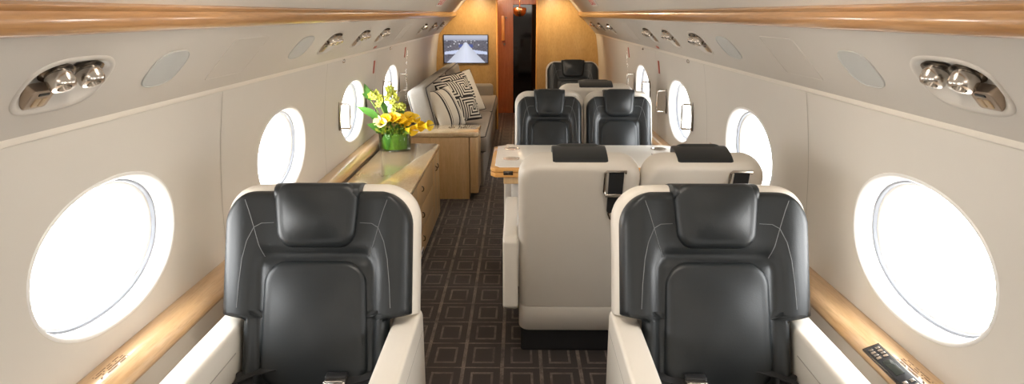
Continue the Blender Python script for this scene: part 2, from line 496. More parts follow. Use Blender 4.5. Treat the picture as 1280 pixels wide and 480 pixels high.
# windows
def sup(a, e): return math.copysign(abs(a) ** (2 / e), a)
def oval(s, yc, zc, ry, rz, n, e=2.15, N=64, flat=None):
    out = []
    for k in range(N):
        a = 2 * math.pi * k / N
        y = yc + ry * sup(math.cos(a), e); z = zc + rz * sup(math.sin(a), e)
        x = wx(z) - n
        out.append(Vector((s * x, y, z)))
    return out
wi = 1
for s, nm in ((-1, 'left'), (1, 'right')):
    for k, y in enumerate(WY):
        root = thing('window_%d' % wi, (s * 1.04, y, WZ), 'oval window in the %s wall, number %d of its side' % (nm, k + 1), 'window'); wi += 1
        if k >= 2: root['label'] = ('nearest large oval window in the %s wall beside the front armchair', 'second nearest oval window in the %s wall', 'third oval window from the camera in the %s wall, with handles', 'farthest oval window in the %s wall, with handles')[k - 2] % nm
        else: root['label'] = 'oval window in the %s wall behind the camera, %s' % (nm, ('rearmost', 'level with the camera')[k])
        root['kind'] = 'structure'
        off = Vector(root.location)
        def loc(r): return [p - off for p in r]
        rings = [oval(s, y, WZ, WRY + 0.004, WRZ + 0.004, -0.002), oval(s, y, WZ, WRY + 0.001, WRZ + 0.001, 0.003), oval(s, y, WZ, WRY - 0.006, WRZ - 0.006, 0.002),
                 oval(s, y, WZ, WRY - 0.014, WRZ - 0.014, -0.014), oval(s, y, WZ, WRY - 0.020, WRZ - 0.018, -0.045)]
        obj('reveal', loft([loc(r) for r in rings], None, False, False), M['rim'], root, angle=80)
        rings = [oval(s, y, WZ, WRY - 0.020, WRZ - 0.018, -0.045), oval(s, y, WZ, WRY - 0.026, WRZ - 0.024, -0.046), oval(s, y, WZ, WRY - 0.028, WRZ - 0.026, -0.056)]
        obj('shade_track', loft([loc(r) for r in rings], None, False, False), M['shade'], root, angle=80)
        rings = [oval(s, y, WZ, WRY - 0.028, WRZ - 0.026, -0.056), oval(s, y, WZ, WRY - 0.040, WRZ - 0.034, -0.058), oval(s, y, WZ, WRY - 0.046, WRZ - 0.038, -0.085)]
        obj('inner_frame', loft([loc(r) for r in rings], None, False, False), M['rim'], root, angle=80)
        g = bmesh.new(); vs = [g.verts.new(p) for p in loc(oval(s, y, WZ, WRY - 0.044, WRZ - 0.036, -0.084))]
        g.faces.new(vs)
        obj('pane', g, M['glass'], root, False)
        ld = bpy.data.lights.new('portal', 'AREA'); ld.shape = 'RECTANGLE'; ld.size = 0.72; ld.size_y = 0.46
        ld.cycles.is_portal = True
        lo = bpy.data.objects.new('daylight_portal', ld); link(lo)
        lo.location = (s * 1.16, y, WZ); lo.rotation_euler = (0, R(90) * (1 if s > 0 else -1), 0)
        lo.rotation_euler = Vector((-s, 0, 0)).to_track_quat('-Z', 'Y').to_euler()

# vertical panel joints on the walls
for s, nm in ((-1, 'left'), (1, 'right')):
    bm = bmesh.new()
    for a, b in zip(WY, WY[1:] + [WY[-1] + 1.345]):
        y = (a + b) / 2
        grid(lambda yy, z: Pw(s, yy, z, 0.0012), [y - 0.0015, y + 0.0015], lin(0.61, 1.21, 10), bm)
    struct('trim_%d' % (10 if s < 0 else 11), bm, M['groove'], label='fine vertical joints of the %s wall panels' % nm)

# ------------------------------------------------------------------ overhead fittings
ordw = ['nearest the camera', 'second from the camera', 'third from the camera', 'fourth from the camera', 'fifth from the camera', 'sixth from the camera', 'farthest from the camera']
for s, nm in ((-1, 'left'), (1, 'right')):
    for i, y in enumerate(VY):
        base = Pp(s, y, VT, 0)
        root = thing('air_vent_housing', base, 'recessed oval air nozzle housing in the %s overhead panel, %s' % (nm, ordw[i]), 'air vent', 'air vent housings in the %s overhead panel' % nm)
        def L(yy, t, n): return Pp(s, y + yy, VT + t, n) - base
        N = 48
        def ov(ry, rt, n, e=2.9): return [L(ry * sup(math.cos(2 * math.pi * k / N), e), rt * sup(math.sin(2 * math.pi * k / N), e), n) for k in range(N)]
        rings = [ov(VRY + .010, VRT + .010, -0.001), ov(VRY + .008, VRT + .008, 0.003), ov(VRY, VRT, 0.003), ov(VRY - .004, VRT - .004, 0.0)]
        obj('rim', loft(rings, None, False, False), M['psu'], root, angle=70)
        rings = [ov(VRY - .004, VRT - .004, 0.0), ov(VRY - .012, VRT - .008, -0.006), ov(VRY - .03, VRT - .018, -0.014), ov(VRY - .055, VRT - .033, -0.019), ov(VRY * .3, VRT * .2, -0.020)]
        obj('recess', loft(rings, None, False, True), M['psu'], root, angle=80)
        # nozzles hang from the top of the recess, axis along the panel slope
        for j, yy in enumerate((-0.050, 0.046)):
            c = L(yy, 0.026, 0.006)
            ax = (Pp(s, 0, 0, 0.75) - Pp(s, 0, 0, 0) + Vector((0, -0.25, -0.55))).normalized()
            Q = ax.to_track_quat('Z', 'Y').to_matrix().to_4x4()
            nz = obj('nozzle', lathe([(0.0, -0.03), (0.020, -0.03), (0.024, -0.016), (0.027, 0.0), (0.026, 0.014), (0.022, 0.020), (0.014, 0.021), (0.012, 0.010), (0.0, 0.009)], n=24, c=c, M4=Q), M['chrome'], root)
            fl = obj('flange', lathe([(0.0, -0.016), (0.033, -0.016), (0.035, -0.012), (0.030, -0.008), (0.0, -0.008)], n=24, c=c, M4=Q), M['darkchrome'], root)
        bm = bmesh.new()
        pad(lambda u, v, w: L(u, v, w), -0.060, -0.030, 0.034, 0.024, 0.009, -0.020, 0.004, er=0.003, dome=0.001, bm=bm)
        sp_ = obj('switch_plate', bm, M['bronze'], root)
        for du in (-0.010, 0.010):
            bm = bmesh.new(); pad(lambda u, v, w: L(u, v, w), -0.060 + du, -0.035, 0.008, 0.011, 0.003, 0.0, 0.007, er=0.002, dome=0.0005, bm=bm)
            obj('button', bm, M['tan'], sp_)
        bm = bmesh.new(); pad(lambda u, v, w: L(u, v, w), -0.060, -0.015, 0.016, 0.003, 0.002, 0.0, 0.006, er=0.001, dome=0.0003, bm=bm)
        obj('slot', bm, M['black'], sp_)
    for i, (y, ry) in enumerate(((1.80, 0.088), (2.95, 0.11))):
        base = Pp(s, y, 0.152, 0)
        bm = bmesh.new()
        N = 48
        def ov2(k_, n): return [Pp(s, y + ry * k_ * sup(math.cos(2 * math.pi * k / N), 2.8), 0.152 + 0.062 * k_ * sup(math.sin(2 * math.pi * k / N), 2.8), n) - base for k in range(N)]
        loft([ov2(1.0, 0.0), ov2(1.0, 0.003), ov2(0.97, 0.004), ov2(0.955, 0.002), ov2(0.5, 0.002)], bm, False, True)
        o = obj('speaker_grille', bm, M['speaker']); o.location = base
        tag(o, 'flat oval grey speaker grille in the %s overhead panel, %s' % (nm, ('beside the nearest air vent', 'before the second air vent')[i]), 'speaker')
    for i, (y, hy) in enumerate(((0.93, 0.13), (2.28, 0.15), (5.6, 0.18))):
        base = Pp(s, y, 0.152, 0); root = bmesh.new()
        outer = rrect(hy, 0.085, 0.015, 4); inner = rrect(hy - 0.0015, 0.0835, 0.014, 4); inn2 = rrect(hy - 0.003, 0.082, 0.013, 4)
        loft([[Pp(s, y + a, 0.152 + b, n) - base for a, b in r] for r, n in ((outer, 0.0), (inner, 0.0015), (inn2, 0.0015), (rrect(hy - 0.004, 0.081, 0.013, 4), 0.0005))], root, False, True)
        o = obj('oxygen_mask_door', root, M['psu'], angle=30); o.location = base
        tag(o, 'flush rectangular hatch in the %s overhead panel, %s' % (nm, ('nearest the camera', 'between the two speaker grilles', 'beyond the fourth air vent')[i]), 'hatch')
    # small chrome lights on the seam
    for i, y in enumerate((4.05, 5.55)):
        c = Pw(s, y, 1.205, 0.0)
        o = obj('marker_light', lathe([(0.0, 0.012), (0.008, 0.012), (0.013, 0.006), (0.015, -0.004), (0.0, -0.004)], n=16, M4=Vector((-s, 0, -0.3)).to_track_quat('Z', 'Y').to_matrix().to_4x4()), M['chrome'])
        o.location = c; tag(o, 'tiny chrome light on the %s wall seam, %s' % (nm, ('nearer one', 'farther one')[i]), 'light')
    for i, (y, z) in enumerate(((4.98, 1.10), (6.35, 1.13))):
        c = Pw(s, y, z, 0.002); bm = bmesh.new()
        pad(lambda u, v, w: Pw(s, y + u, z + v, w) - c, 0, 0, 0.022, 0.045, 0.003, -0.001, 0.003, er=0.001, dome=0.0, bm=bm)
        o = obj('placard', bm, M['red']); o.location = c
        tag(o, 'small red upright placard on the %s wall, %s' % (nm, ('above and between the two far windows', 'beyond the farthest window')[i]), 'placard')
    c = Pp(s, 4.85, 0.035, 0.001); bm = bmesh.new()
    pad(lambda u, v, w: Pp(s, 4.85 + u, 0.035 + v, w) - c, 0, 0, 0.035, 0.010, 0.002, -0.001, 0.003, er=0.001, dome=0.0, bm=bm)
    o = obj('placard', bm, M['red']); o.location = c
    tag(o, 'tiny red strip placard low on the %s overhead panel' % nm, 'placard')

# exit window handles
def make_handle(s):
    root = thing('grab_handle', (0, 0, 0), 'handle', 'handle')
    bm = bmesh.new(); tube([(-s * 0.0, 0, 0.072), (-s * 0.058, 0, 0.072), (-s * 0.066, 0, 0.064), (-s * 0.066, 0, -0.064), (-s * 0.058, 0, -0.072), (0, 0, -0.072)], 0.006, bm, 8)
    obj('bar', bm, M['chrome'], root)
    obj('mounting_plate', box((-s * 0.001, 0, 0), (0.008, 0.022, 0.17), 0.003), M['darkchrome'], root)
    return root
for s, nm in ((-1, 'left'), (1, 'right')):
    first = None
    for i, y in enumerate((4.02, 4.76, 5.38, 6.12)):
        lab = 'upright chrome handle on the %s wall, %s' % (nm, ('at the near edge of the third window', 'at the far edge of the third window', 'at the near edge of the last window', 'at the far edge of the last window')[i])
        p = Pw(s, y, 0.885, 0.002)
        if first is None: first = make_handle(s); first.location = p; first['label'] = lab; first['group'] = 'chrome handles beside the far windows'
        else: dup(first, p, 0, lab)
c = Pw(1, 3.62, 0.785, 0.002); bm = bmesh.new()
pad(lambda u, v, w: Pw(1, 3.62 + u, 0.785 + v, w) - c, 0, 0, 0.03, 0.016, 0.003, -0.001, 0.002, er=0.001, dome=0.0, bm=bm)
o = obj('placard', bm, M['tan']); o.location = c; tag(o, 'small tan placard on the right wall between second and third windows', 'placard')

# EXIT placards on the ceiling panels
def ceil_pt(s, y, q, n):   # q 0..1 from valance upward between (0.775,1.512) and (0.66,1.63)
    a = Vector((0.740, 0, 1.528)); b = Vector((0.655, 0, 1.63)); p = a + (b - a) * q
    d = (b - a).normalized(); nn = Vector((-d.z, 0, d.x))
    p = p + nn * n; return Vector((s * p.x, y, p.z))
def textmesh(txt, size, name):
    cu = bpy.data.curves.new(name, 'FONT'); cu.body = txt; cu.size = size; cu.align_x = 'CENTER'; cu.align_y = 'CENTER'; cu.extrude = 0.0006; cu.offset = size * 0.03; cu.space_character = 1.15
    t = bpy.data.objects.new(name, cu); C.objects.link(t)
    dg = bpy.context.evaluated_depsgraph_get(); me = bpy.data.meshes.new_from_object(t.evaluated_get(dg))
    bpy.data.objects.remove(t); return me
for s, nm, y in ((-1, 'left', 6.6), (1, 'right', 6.6)):
    root = thing('exit_sign', ceil_pt(s, y, 0.50, 0.004), 'white placard with red EXIT lettering on the ceiling panel, %s side' % nm, 'sign')
    a = (ceil_pt(s, y, 1, 0) - ceil_pt(s, y, 0, 0)).normalized()       # up the panel
    nrm = (ceil_pt(s, y, 0.5, 1) - ceil_pt(s, y, 0.5, 0)).normalized()
    x = a.cross(nrm).normalized()
    Mx = Matrix((x, a, nrm)).transposed().to_4x4()
    root.rotation_euler = Mx.to_euler()
    obj('plate', box((0, 0, 0), (0.46, 0.11, 0.004), 0.0015), M['placard'], root)
    me = textmesh('EXIT', 0.13, 'exit_text'); me.materials.append(M['redlet'])
    t = bpy.data.objects.new('lettering', me); link(t, root); t.location = (0, 0, 0.003); t.scale = (1.35, 0.8, 1)

# ------------------------------------------------------------------ seats
SA = R(19); cs, sn = math.cos(SA), math.sin(SA)
def FB(u, v, w): return Vector((u, 0.17 + v * sn - w * cs, 0.46 + v * cs + w * sn))
VTOP = 0.55
def make_seat(name, kind, label, group, arms=(-1, 1), mirror=1, ledge_side=0, belt=1):
    """kind 'single' 0.55 wide back above the arms; 'double' 0.445 wide. mirror: +1 puts the buckle strap on +x"""
    su = 1.0 if kind == 'single' else 0.84
    WU = (0.285 if kind == 'single' else 0.2285)
    VTOP = 0.55 if kind == 'single' else 0.535
    WLOW = 0.214 if kind == 'single' else 0.2285
    root = thing(name, (0, 0, 0), label, 'armchair', group)
    step0, step1 = 0.150, 0.168
    def WS(v):      # shell half width
        return WLOW + (WU + 0.004 - WLOW) * sstep(step0, step1, v)
    # base, body
    obj('plinth', box((0, -0.03, 0.07), (0.44, 0.32, 0.14), 0.012), M['plinth'], root)
    bw = WLOW * 2
    bm = prism([(-0.33, 0.145), (-0.335, 0.34), (0.14, 0.34), (0.06, 0.145)], 'x', -bw / 2 + .003, bw / 2 - .003, 0.015)
    obj('seat_base', bm, M['white'], root)
    # cushion
    bm = bmesh.new()
    pad(lambda u, v, w: Vector((u, v, w)), 0, -0.085, WLOW - 0.004, 0.262, 0.04, 0.335, 0.445, er=0.03, dome=0.014, bm=bm)
    obj('seat_cushion', bm, M['leather'], root)
    # back shell
    rows = []
    RC, RT = 0.105 * su, 0.030
    ds = [0.0008, 0.003, 0.007, 0.012, 0.018, 0.024, 0.03, 0.04, 0.05, 0.06, 0.075, 0.085, 0.10, 0.14, 0.2, 0.28, 0.33]
    vs = [VTOP + 0.004 - d for d in ds] + lin(step1 + .01, step0 - .01, 8) + [0.08, 0.0, -0.08, -0.14, -0.172]
    for v in vs:
        d = VTOP + 0.004 - v
        W = WS(v)
        if d < RC: W = W - RC + math.sqrt(max(0, RC * RC - (RC - d) ** 2))
        th = 0.118 / 2
        if d < RT: th *= math.sqrt(max(0.01, 1 - (1 - d / RT) ** 2)) * 0.9 + 0.1
        cen = -0.118 / 2
        pts = rrect(W, th, min(0.045, th * 0.85), 6)
        rows.append([FB(pu, v, cen + pw) for pu, pw in pts])
    obj('back_shell', loft(rows), M['white'], root, angle=60)
    # lower rear panel (separate seam)
    rows = []
    for v in (-0.176, -0.181, -0.24, -0.309, -0.315):
        ins = 0.0 if -0.312 < v < -0.178 else 0.004
        pts = rrect(WLOW - ins, 0.118 / 2 - ins, 0.04, 6)
        rows.append([FB(pu, v, -0.118 / 2 + pw) for pu, pw in pts])
    obj('rear_kick_panel', loft(rows), M['white'], root, angle=60)
    # leather back pad (height field)
    step = [(step0, WLOW - 0.002), (step1, WU)]
    def WP(v): return (WLOW - 0.003) + (WU - 0.010 - (WLOW - 0.003)) * sstep(step0 + .004, step1 + .002, v)
    vlo, vhi = -0.03, VTOP - (0.022 if kind == 'single' else 0.045)
    RC2 = 0.100 * su
    def hgt(u, v):
        au = abs(u) / su
        bol = 0.016 * math.exp(-((au - 0.215) / 0.05) ** 2)
        trough = -0.008 * math.exp(-((v - 0.345) / 0.02) ** 2) * (1 - sstep(0.14, 0.18, au))
        ch = 0.0
        # channel round the lumbar pad
        dx_ = max(0, au - 0.13); dy_ = max(0, v - 0.30)
        dd = math.hypot(dx_, dy_) if v < 0.40 else 1
        ch = -0.012 * math.exp(-((dd - 0.034) / 0.014) ** 2) if v < 0.38 else 0
        return 0.036 + bol + trough + ch
    vsamp = [vhi - (vhi - vlo) * q for q in [0, .002, .006, .012, .02, .03, .042, .055, .07, .09, .11] + lin(.13, .66, 26)] + lin(0.182, 0.142, 12) + lin(0.13, vlo, 12)
    rows = []
    NU = 56
    for v in vsamp:
        W = WP(v); dt = vhi - v
        if dt < RC2: W = W - RC2 + math.sqrt(max(0, RC2 ** 2 - (RC2 - dt) ** 2))
        row = []
        for i in range(NU + 1):
            a = -1 + 2 * i / NU
            sgn = math.copysign(1, a); a2 = sgn * (1 - (1 - abs(a)) ** 1.6)   # denser at the edges
            u = W * a2
            e = min(W - abs(u), dt + 0.0005 if dt < .2 else 9, max(v - vlo, .0) + .02)
            if v < step0 + .03 and v > step0 - 0.03 and kind == 'single':
                # rounded lower edge of the wings above the armrests
                if abs(u) > WLOW - 0.02: e = min(e, abs(v - step0) + 0.004 if v > step0 else e)
            rr = 0.026
            k = 1.0 if e >= rr else math.sqrt(max(0.0, 1 - (1 - e / rr) ** 2))
            row.append(FB(u, v, hgt(u, v) * k))
        rows.append(row)
    bm = bmesh.new()
    g = [[bm.verts.new(p) for p in r] for r in rows]
    for a, b in zip(g, g[1:]):
        for i in range(NU): bm.faces.new([a[i], a[i + 1], b[i + 1], b[i]])
    back = obj('backrest', bm, M['leather'], root, angle=70)
    # lumbar pad
    bm = bmesh.new()
    def wl(u, v): return 0
    pad(FB, 0, 0.140, 0.153 * su, 0.183, 0.066, 0.012, 0.050, er=0.024, dome=0.024, taper=-0.03, bm=bm)
    obj('lumbar_pad', bm, M['leather'], back, angle=70)
    # headrest: front pad and a cap over the shell top
    bm = bmesh.new()
    pad(FB, 0, VTOP - 0.094, 0.118 * su, 0.094, 0.046, 0.015, 0.060, er=0.024, dome=0.020, taper=0.07, bm=bm)
    rows = []
    hu = 0.124 * su
    for q, k in ((-0.994, 0.93), (-0.98, 0.97), (-0.9, 1), (-0.5, 1), (0, 1), (0.5, 1), (0.9, 1), (0.98, 0.97), (0.994, 0.93)):
        u = hu * q
        ring = []
        for (a, b) in [(0.050, -0.045), (0.057, -0.028), (0.052, -0.014), (0.036, -0.003), (0.012, 0.004), (-0.03, 0.0085), (-0.07, 0.0085), (-0.094, 0.003), (-0.104, -0.008), (-0.104, -0.02), (-0.04, -0.036), (0.0, -0.04)]:
            uu = u * (0.93 if (b < -0.02 and a < -0.05) else 1)
            ring.append(FB(uu, VTOP - 0.002 + b * k, -0.035 + (a + 0.035) * k))
        rows.append(ring)
    loft(rows, bm)
    obj('headrest', bm, M['leather'], root, angle=60)
    # seams
    def seam(pts, bm, sg):
        out = []
        for (a, b) in zip(pts, pts[1:]):
            for q in lin(0, 1, 8)[:-1]:
                u = a[0] + (b[0] - a[0]) * q; v = a[1] + (b[1] - a[1]) * q; out.append((u, v))
        out.append(pts[-1])
        tube([FB(sg * u * su, v - 0.55 + VTOP, hgt(u * su, v - 0.55 + VTOP) + 0.0003) for u, v in out], 0.0010, bm, 6)
    for sg in (-1, 1):
        bm = bmesh.new()
        seam([(0.206, 0.500), (0.195, 0.47), (0.180, 0.42), (0.166, 0.37), (0.152, 0.335)], bm, sg)
        seam([(0.180, 0.42), (0.160, 0.432), (0.125, 0.434)], bm, sg)
        seam([(0.180, 0.42), (0.198, 0.38), (0.209, 0.33), (0.216, 0.26), (0.220, 0.19)], bm, sg)
        obj('stitching', bm, M['thread'], back)
    # arms
    aw = 0.075 if kind == 'single' else 0.062
    ax0 = WLOW + 0.004
    for a in arms:
        bm = prism([(-0.36, 0.20), (-0.37, 0.585), (-0.30, 0.598), (0.05, 0.602), (0.30, 0.602), (0.325, 0.58), (0.335, 0.30), (0.30, 0.28), (0.10, 0.20)], 'x',
                   a * ax0 if a > 0 else -ax0 - aw, a * (ax0 + aw) if a > 0 else -ax0, 0.012, 4)
        ar = obj('armrest', bm, M['white'], root)
        xi = a * (ax0 - 0.0006)
        bm = tube([(a * (ax0 + aw * 0.985), y, 0.530) for y in lin(-0.35, 0.30, 4)], 0.0016)
        tube([(xi, y, 0.535) for y in lin(-0.35, 0.14, 4)], 0.0014, bm)
        obj('seam', bm, M['groove'], ar)
    # seat belt
    if belt:
        m_ = mirror
        def strap(pts, wd, axis=(0, 1, 0), par=None):
            bm = bmesh.new()
            A = Vector(axis) * wd / 2; T = Vector((0, 0, 0.0018))
            loft([[Vector(p) - A - T, Vector(p) + A - T, Vector(p) + A + T, Vector(p) - A + T] for p in pts], bm)
            return obj('seat_belt', bm, M['webbing'], root, False)
        bl = strap([(m_ * 0.205, 0.155, 0.47), (m_ * 0.18, 0.13, 0.478), (m_ * 0.14, 0.11, 0.474), (m_ * 0.105, 0.09, 0.474)], 0.045)
        strap([(-m_ * 0.205, 0.15, 0.475), (-m_ * 0.18, 0.10, 0.477), (-m_ * 0.155, 0.02, 0.470), (-m_ * 0.11, -0.08, 0.466)], 0.045, (0.7 * m_, 0.7, 0))
        strap([(-m_ * 0.205, 0.08, 0.478), (-m_ * 0.15, 0.115, 0.490), (-m_ * 0.10, 0.14, 0.492)], 0.035, (0, 1, 0))
        bm = bmesh.new(); rbox(bm, (m_ * 0.078, 0.085, 0.478), (0.062, 0.045, 0.022), 0.005)
        rbox(bm, (m_ * 0.078, 0.072, 0.489), (0.05, 0.02, 0.008), 0.003)
        bk = obj('buckle', bm, M['chrome'], bl)
        obj('buckle_cover', box((m_ * 0.078, 0.098, 0.487), (0.060, 0.03, 0.016), 0.004), M['black'], bl)
    # shoulder strap stowed on the rear of the shell
    u0 = -m_side(kind) * 1.0
    sx = root_strap.get(name + group, -0.16 * su)
    bm = bmesh.new()
    def SB(u, v, w): return FB(u, v, -0.118 - w)
    def st(vv, hw, th=0.004):
        return [SB(sx - hw, vv, 0.0), SB(sx + hw, vv, 0.0), SB(sx + hw, vv, th), SB(sx - hw, vv, th)]
    loft([st(0.500, 0.028), st(0.44, 0.027, 0.010), st(0.40, 0.027, 0.014), st(0.33, 0.026, 0.008), st(0.318, 0.018, 0.006)], bm)
    ss = obj('shoulder_strap', bm, M['webbing'], root, False)
    bm = bmesh.new()
    tube([SB(sx - 0.034, 0.50, 0.002), SB(sx - 0.036, 0.508, 0.004), SB(sx + 0.036, 0.508, 0.004), SB(sx + 0.042, 0.50, 0.002), SB(sx + 0.042, 0.42, 0.006), SB(sx + 0.034, 0.405, 0.014), SB(sx - 0.034, 0.405, 0.016)], 0.005, bm, 6)
    rbox(bm, SB(sx, 0.408, 0.015), (0.075, 0.008, 0.014), 0.003)
    obj('strap_guide', bm, M['chrome'], ss)
    bm = bmesh.new(); rbox(bm, SB(sx, 0.308, 0.006), (0.028, 0.010, 0.034), 0.005)
    tube([SB(sx - 0.02, 0.322, 0.008), SB(sx - 0.012, 0.298, 0.01), SB(sx + 0.012, 0.298, 0.01), SB(sx + 0.02, 0.322, 0.008)], 0.004, bm, 6)
    obj('strap_tongue', bm, M['chrome'], ss)
    return root
def m_side(k): return 1
root_strap = {}

G1 = 'single armchairs'; G2 = 'paired armchairs round the folding table'
sA = make_seat('armchair', 'single', 'black leather armchair with cream shell in the left foreground', G1, mirror=1)
sA.location = (-0.567, 1.63, 0)
sB = make_seat('armchair', 'single', 'black leather armchair with cream shell in the right foreground', G1, mirror=-1)
sB.location = (0.589, 1.63, 0)
s5 = dup(sA, (0.585, 5.50, 0), R(180), 'single armchair turned away, its cream shell top showing behind the far pair', G1)
s6 = dup(sB, (0.600, 7.20, 0), 0, 'farthest black leather armchair, in front of the golden bulkhead', G1)
d1 = make_seat('armchair', 'double', 'cream backed aisle armchair turned away, before the folding table', G2, arms=(1,), mirror=1)
d1.location = (0.250, 2.95, 0); d1.rotation_euler = (0, 0, R(180))
d2 = dup(d1, (0.717, 2.95, 0), R(180), 'cream backed window armchair turned away, beside the aisle one and before the table', G2)
for ch in [c for c in d2.children if c.name.startswith('armrest')]:
    for g in list(ch.children): bpy.data.objects.remove(g)
    bpy.data.objects.remove(ch)
d3 = make_seat('armchair', 'double', 'black leather aisle armchair facing the camera behind the table', G2, arms=(-1,), mirror=1)
d3.location = (0.226, 4.36, 0)
d4 = dup(d3, (0.694, 4.36, 0), 0, 'black leather window armchair facing the camera behind the table', G2)
for ch in [c for c in d4.children if c.name.startswith('armrest')]:
    for g in list(ch.children): bpy.data.objects.remove(g)
    bpy.data.objects.remove(ch)

# ------------------------------------------------------------------ folding table
TZt = 0.70
tb = thing('folding_table', (0.40, 3.78, 0), 'white topped folding table with honey wood edge between the facing pairs', 'table')
def trel(bm): bmesh.ops.translate(bm, vec=(-0.40, -3.78, 0), verts=bm.verts); return bm
def tpoly(x0, x1, y0, y1, c=0.05):
    return [(x0 + c * .5, y0), (x1 - 0.02, y0), (x1, y0 + 0.03), (x1, y1 - 0.05), (x1 - 0.05, y1), (x0 + c, y1), (x0, y1 - c * .8), (x0, y0 + c * .8)]
obj('table_top', trel(prism(tpoly(-0.105, 0.94, 3.49, 4.10), 'z', TZt - 0.004, TZt, 0.0015)), M['tabletop'], tb)
obj('edge_band', trel(prism(tpoly(-0.128, 0.945, 3.475, 4.105), 'z', TZt - 0.028, TZt - 0.0045, 0.004)), M['orange'], tb)
obj('lower_leaf', trel(prism(tpoly(-0.128, 0.90, 3.475, 3.80), 'z', TZt - 0.054, TZt - 0.030, 0.004)), M['orange'], tb)
obj('support_rail', trel(prism([(-0.06, 3.50), (0.90, 3.50), (0.90, 4.02), (-0.06, 4.02)], 'z', TZt - 0.095, TZt - 0.056, 0.004)), M['maple'], tb)
bm = bmesh.new(); rbox(bm, (0.02, 3.72, 0.30), (0.08, 0.30, 0.60), 0.01); obj('pedestal', trel(bm), M['white'], tb)
for j, (x, y) in enumerate(((-0.022, 3.69), (-0.022, 3.98), (0.84, 3.98))):
    bm = lathe([(0.030, 0.0), (0.046, 0.0), (0.046, 0.003), (0.040, 0.004), (0.034, 0.002), (0.033, 0.0005), (0.0, 0.0005)], n=32, c=(x - 0.40, y - 3.78, TZt + 0.0003))
    ch_ = obj('cup_holder', bm, M['chrome'], tb)
    obj('cup_well', lathe([(0.0, 0.0012), (0.028, 0.0012), (0.028, 0.0)], n=24, c=(x - 0.40, y - 3.78, TZt + 0.0003)), M['darkchrome'], ch_)
bm = bmesh.new(); rbox(bm, (-0.035, 3.474, TZt - 0.030), (0.05, 0.006, 0.022), 0.002); rbox(bm, (-0.035, 3.470, TZt - 0.030), (0.022, 0.008, 0.014), 0.002)
obj('latch', trel(bm), M['darkchrome'], tb)

# ------------------------------------------------------------------ credenza on the left
DX0, DX1, DYa, DYb, DZ = -0.955, -0.566, 2.35, 4.95, 0.55
cr = thing('credenza', (-0.77, 3.65, 0), 'long pale maple sideboard with glossy top along the left wall', 'sideboard')
o_ = Vector((-0.77, 3.65, 0))
def rel(bm, o): bmesh.ops.translate(bm, vec=-Vector(o), verts=bm.verts); return bm
bm = bmesh.new(); rbox(bm, ((DX0 + DX1) / 2, (DYa + DYb) / 2, 0.275), (DX1 - DX0 - 0.012, DYb - DYa - 0.01, 0.49), 0.006)
obj('cabinet_body', rel(bm, o_), M['maple'], cr)
bm = prism([(DX0, DYa), (DX1 + 0.012, DYa), (DX1 + 0.012, DYb - 0.03), (DX1 - 0.02, DYb + 0.01), (DX0, DYb + 0.01)], 'z', DZ - 0.03, DZ, 0.008)
obj('counter_top', rel(bm, o_), M['mapletop'], cr)
bm = bmesh.new(); rbox(bm, ((DX0 + DX1) / 2 - 0.02, (DYa + DYb) / 2, 0.016), (DX1 - DX0 - 0.06, DYb - DYa - 0.04, 0.03), 0.003)
obj('toe_kick', rel(bm, o_), M['black'], cr)
fx = DX1 - 0.003
def front(name, y0, y1, z0, z1, hand):
    bm = bmesh.new(); rbox(bm, (fx, (y0 + y1) / 2, (z0 + z1) / 2), (0.010, y1 - y0 - 0.004, z1 - z0 - 0.004), 0.0025)
    f = obj(name, rel(bm, o_), M['maple'], cr)
    for (hy, hz) in hand:
        bm = tube([(fx + 0.004, hy, hz + 0.016), (fx + 0.014, hy, hz + 0.012), (fx + 0.017, hy, hz), (fx + 0.014, hy, hz - 0.012), (fx + 0.004, hy, hz - 0.016)], 0.0035)
        obj('handle', rel(bm, o_), M['darkchrome'], f)
zs = [0.04, 0.19, 0.34, 0.515]
ys = [2.37, 3.10, 3.83, 4.56, 4.93]
for a, b in zip(ys[:3], ys[1:4]):
    for z0, z1 in zip(zs, zs[1:]):
        front('drawer', a, b, z0, z1, [(b - 0.58 if False else a + 0.18 if a > 3.5 else (a + b) / 2, (z0 + z1) / 2 + 0.02)])
front('door', 4.56, 4.745, 0.04, 0.515, [(4.70, 0.42)])
front('door', 4.745, 4.93, 0.04, 0.515, [(4.79, 0.42)])
bm = bmesh.new(); rbox(bm, (fx + 0.006, 3.93, 0.075), (0.006, 0.10, 0.035), 0.002); 
vt = obj('outlet_plate', rel(bm, o_), M['placard'], cr)
bm = bmesh.new()
for k in range(4): rbox(bm, (fx + 0.010, 3.895 + 0.024 * k, 0.075), (0.002, 0.008, 0.02), 0.0005)
obj('outlet_slots', rel(bm, o_), M['black'], vt)

# end cabinet
EX0, EX1, EYa, EYb = -0.955, -0.308, 5.43, 5.82
ec = thing('end_cabinet', (-0.64, 5.62, 0), 'pale maple cabinet at the near end of the sofa, behind the sideboard', 'cabinet'); o_ = Vector((-0.64, 5.62, 0))
bm = bmesh.new(); rbox(bm, ((EX0 - 0.385) / 2, (EYa + EYb) / 2, 0.255), (-0.375 - EX0, EYb - EYa, 0.51), 0.004)
obj('cabinet_body', rel(bm, o_), M['maple'], ec)
bm = prism([(-0.374, EYa + 0.004), (EX1 - 0.015, EYa + 0.004), (EX1, EYa + 0.02), (EX1, EYb), (-0.374, EYb)], 'z', 0.05, 0.51, 0.003)
obj('side_panel', rel(bm, o_), M['maple'], ec)
bm = prism([(EX0, EYa - 0.008), (EX1 - 0.02, EYa - 0.008), (EX1 + 0.008, EYa + 0.02), (EX1 + 0.008, EYb), (EX0, EYb)], 'z', 0.512, 0.55, 0.010)
obj('counter_top', rel(bm, o_), M['mapletop'], ec)
bm = bmesh.new()
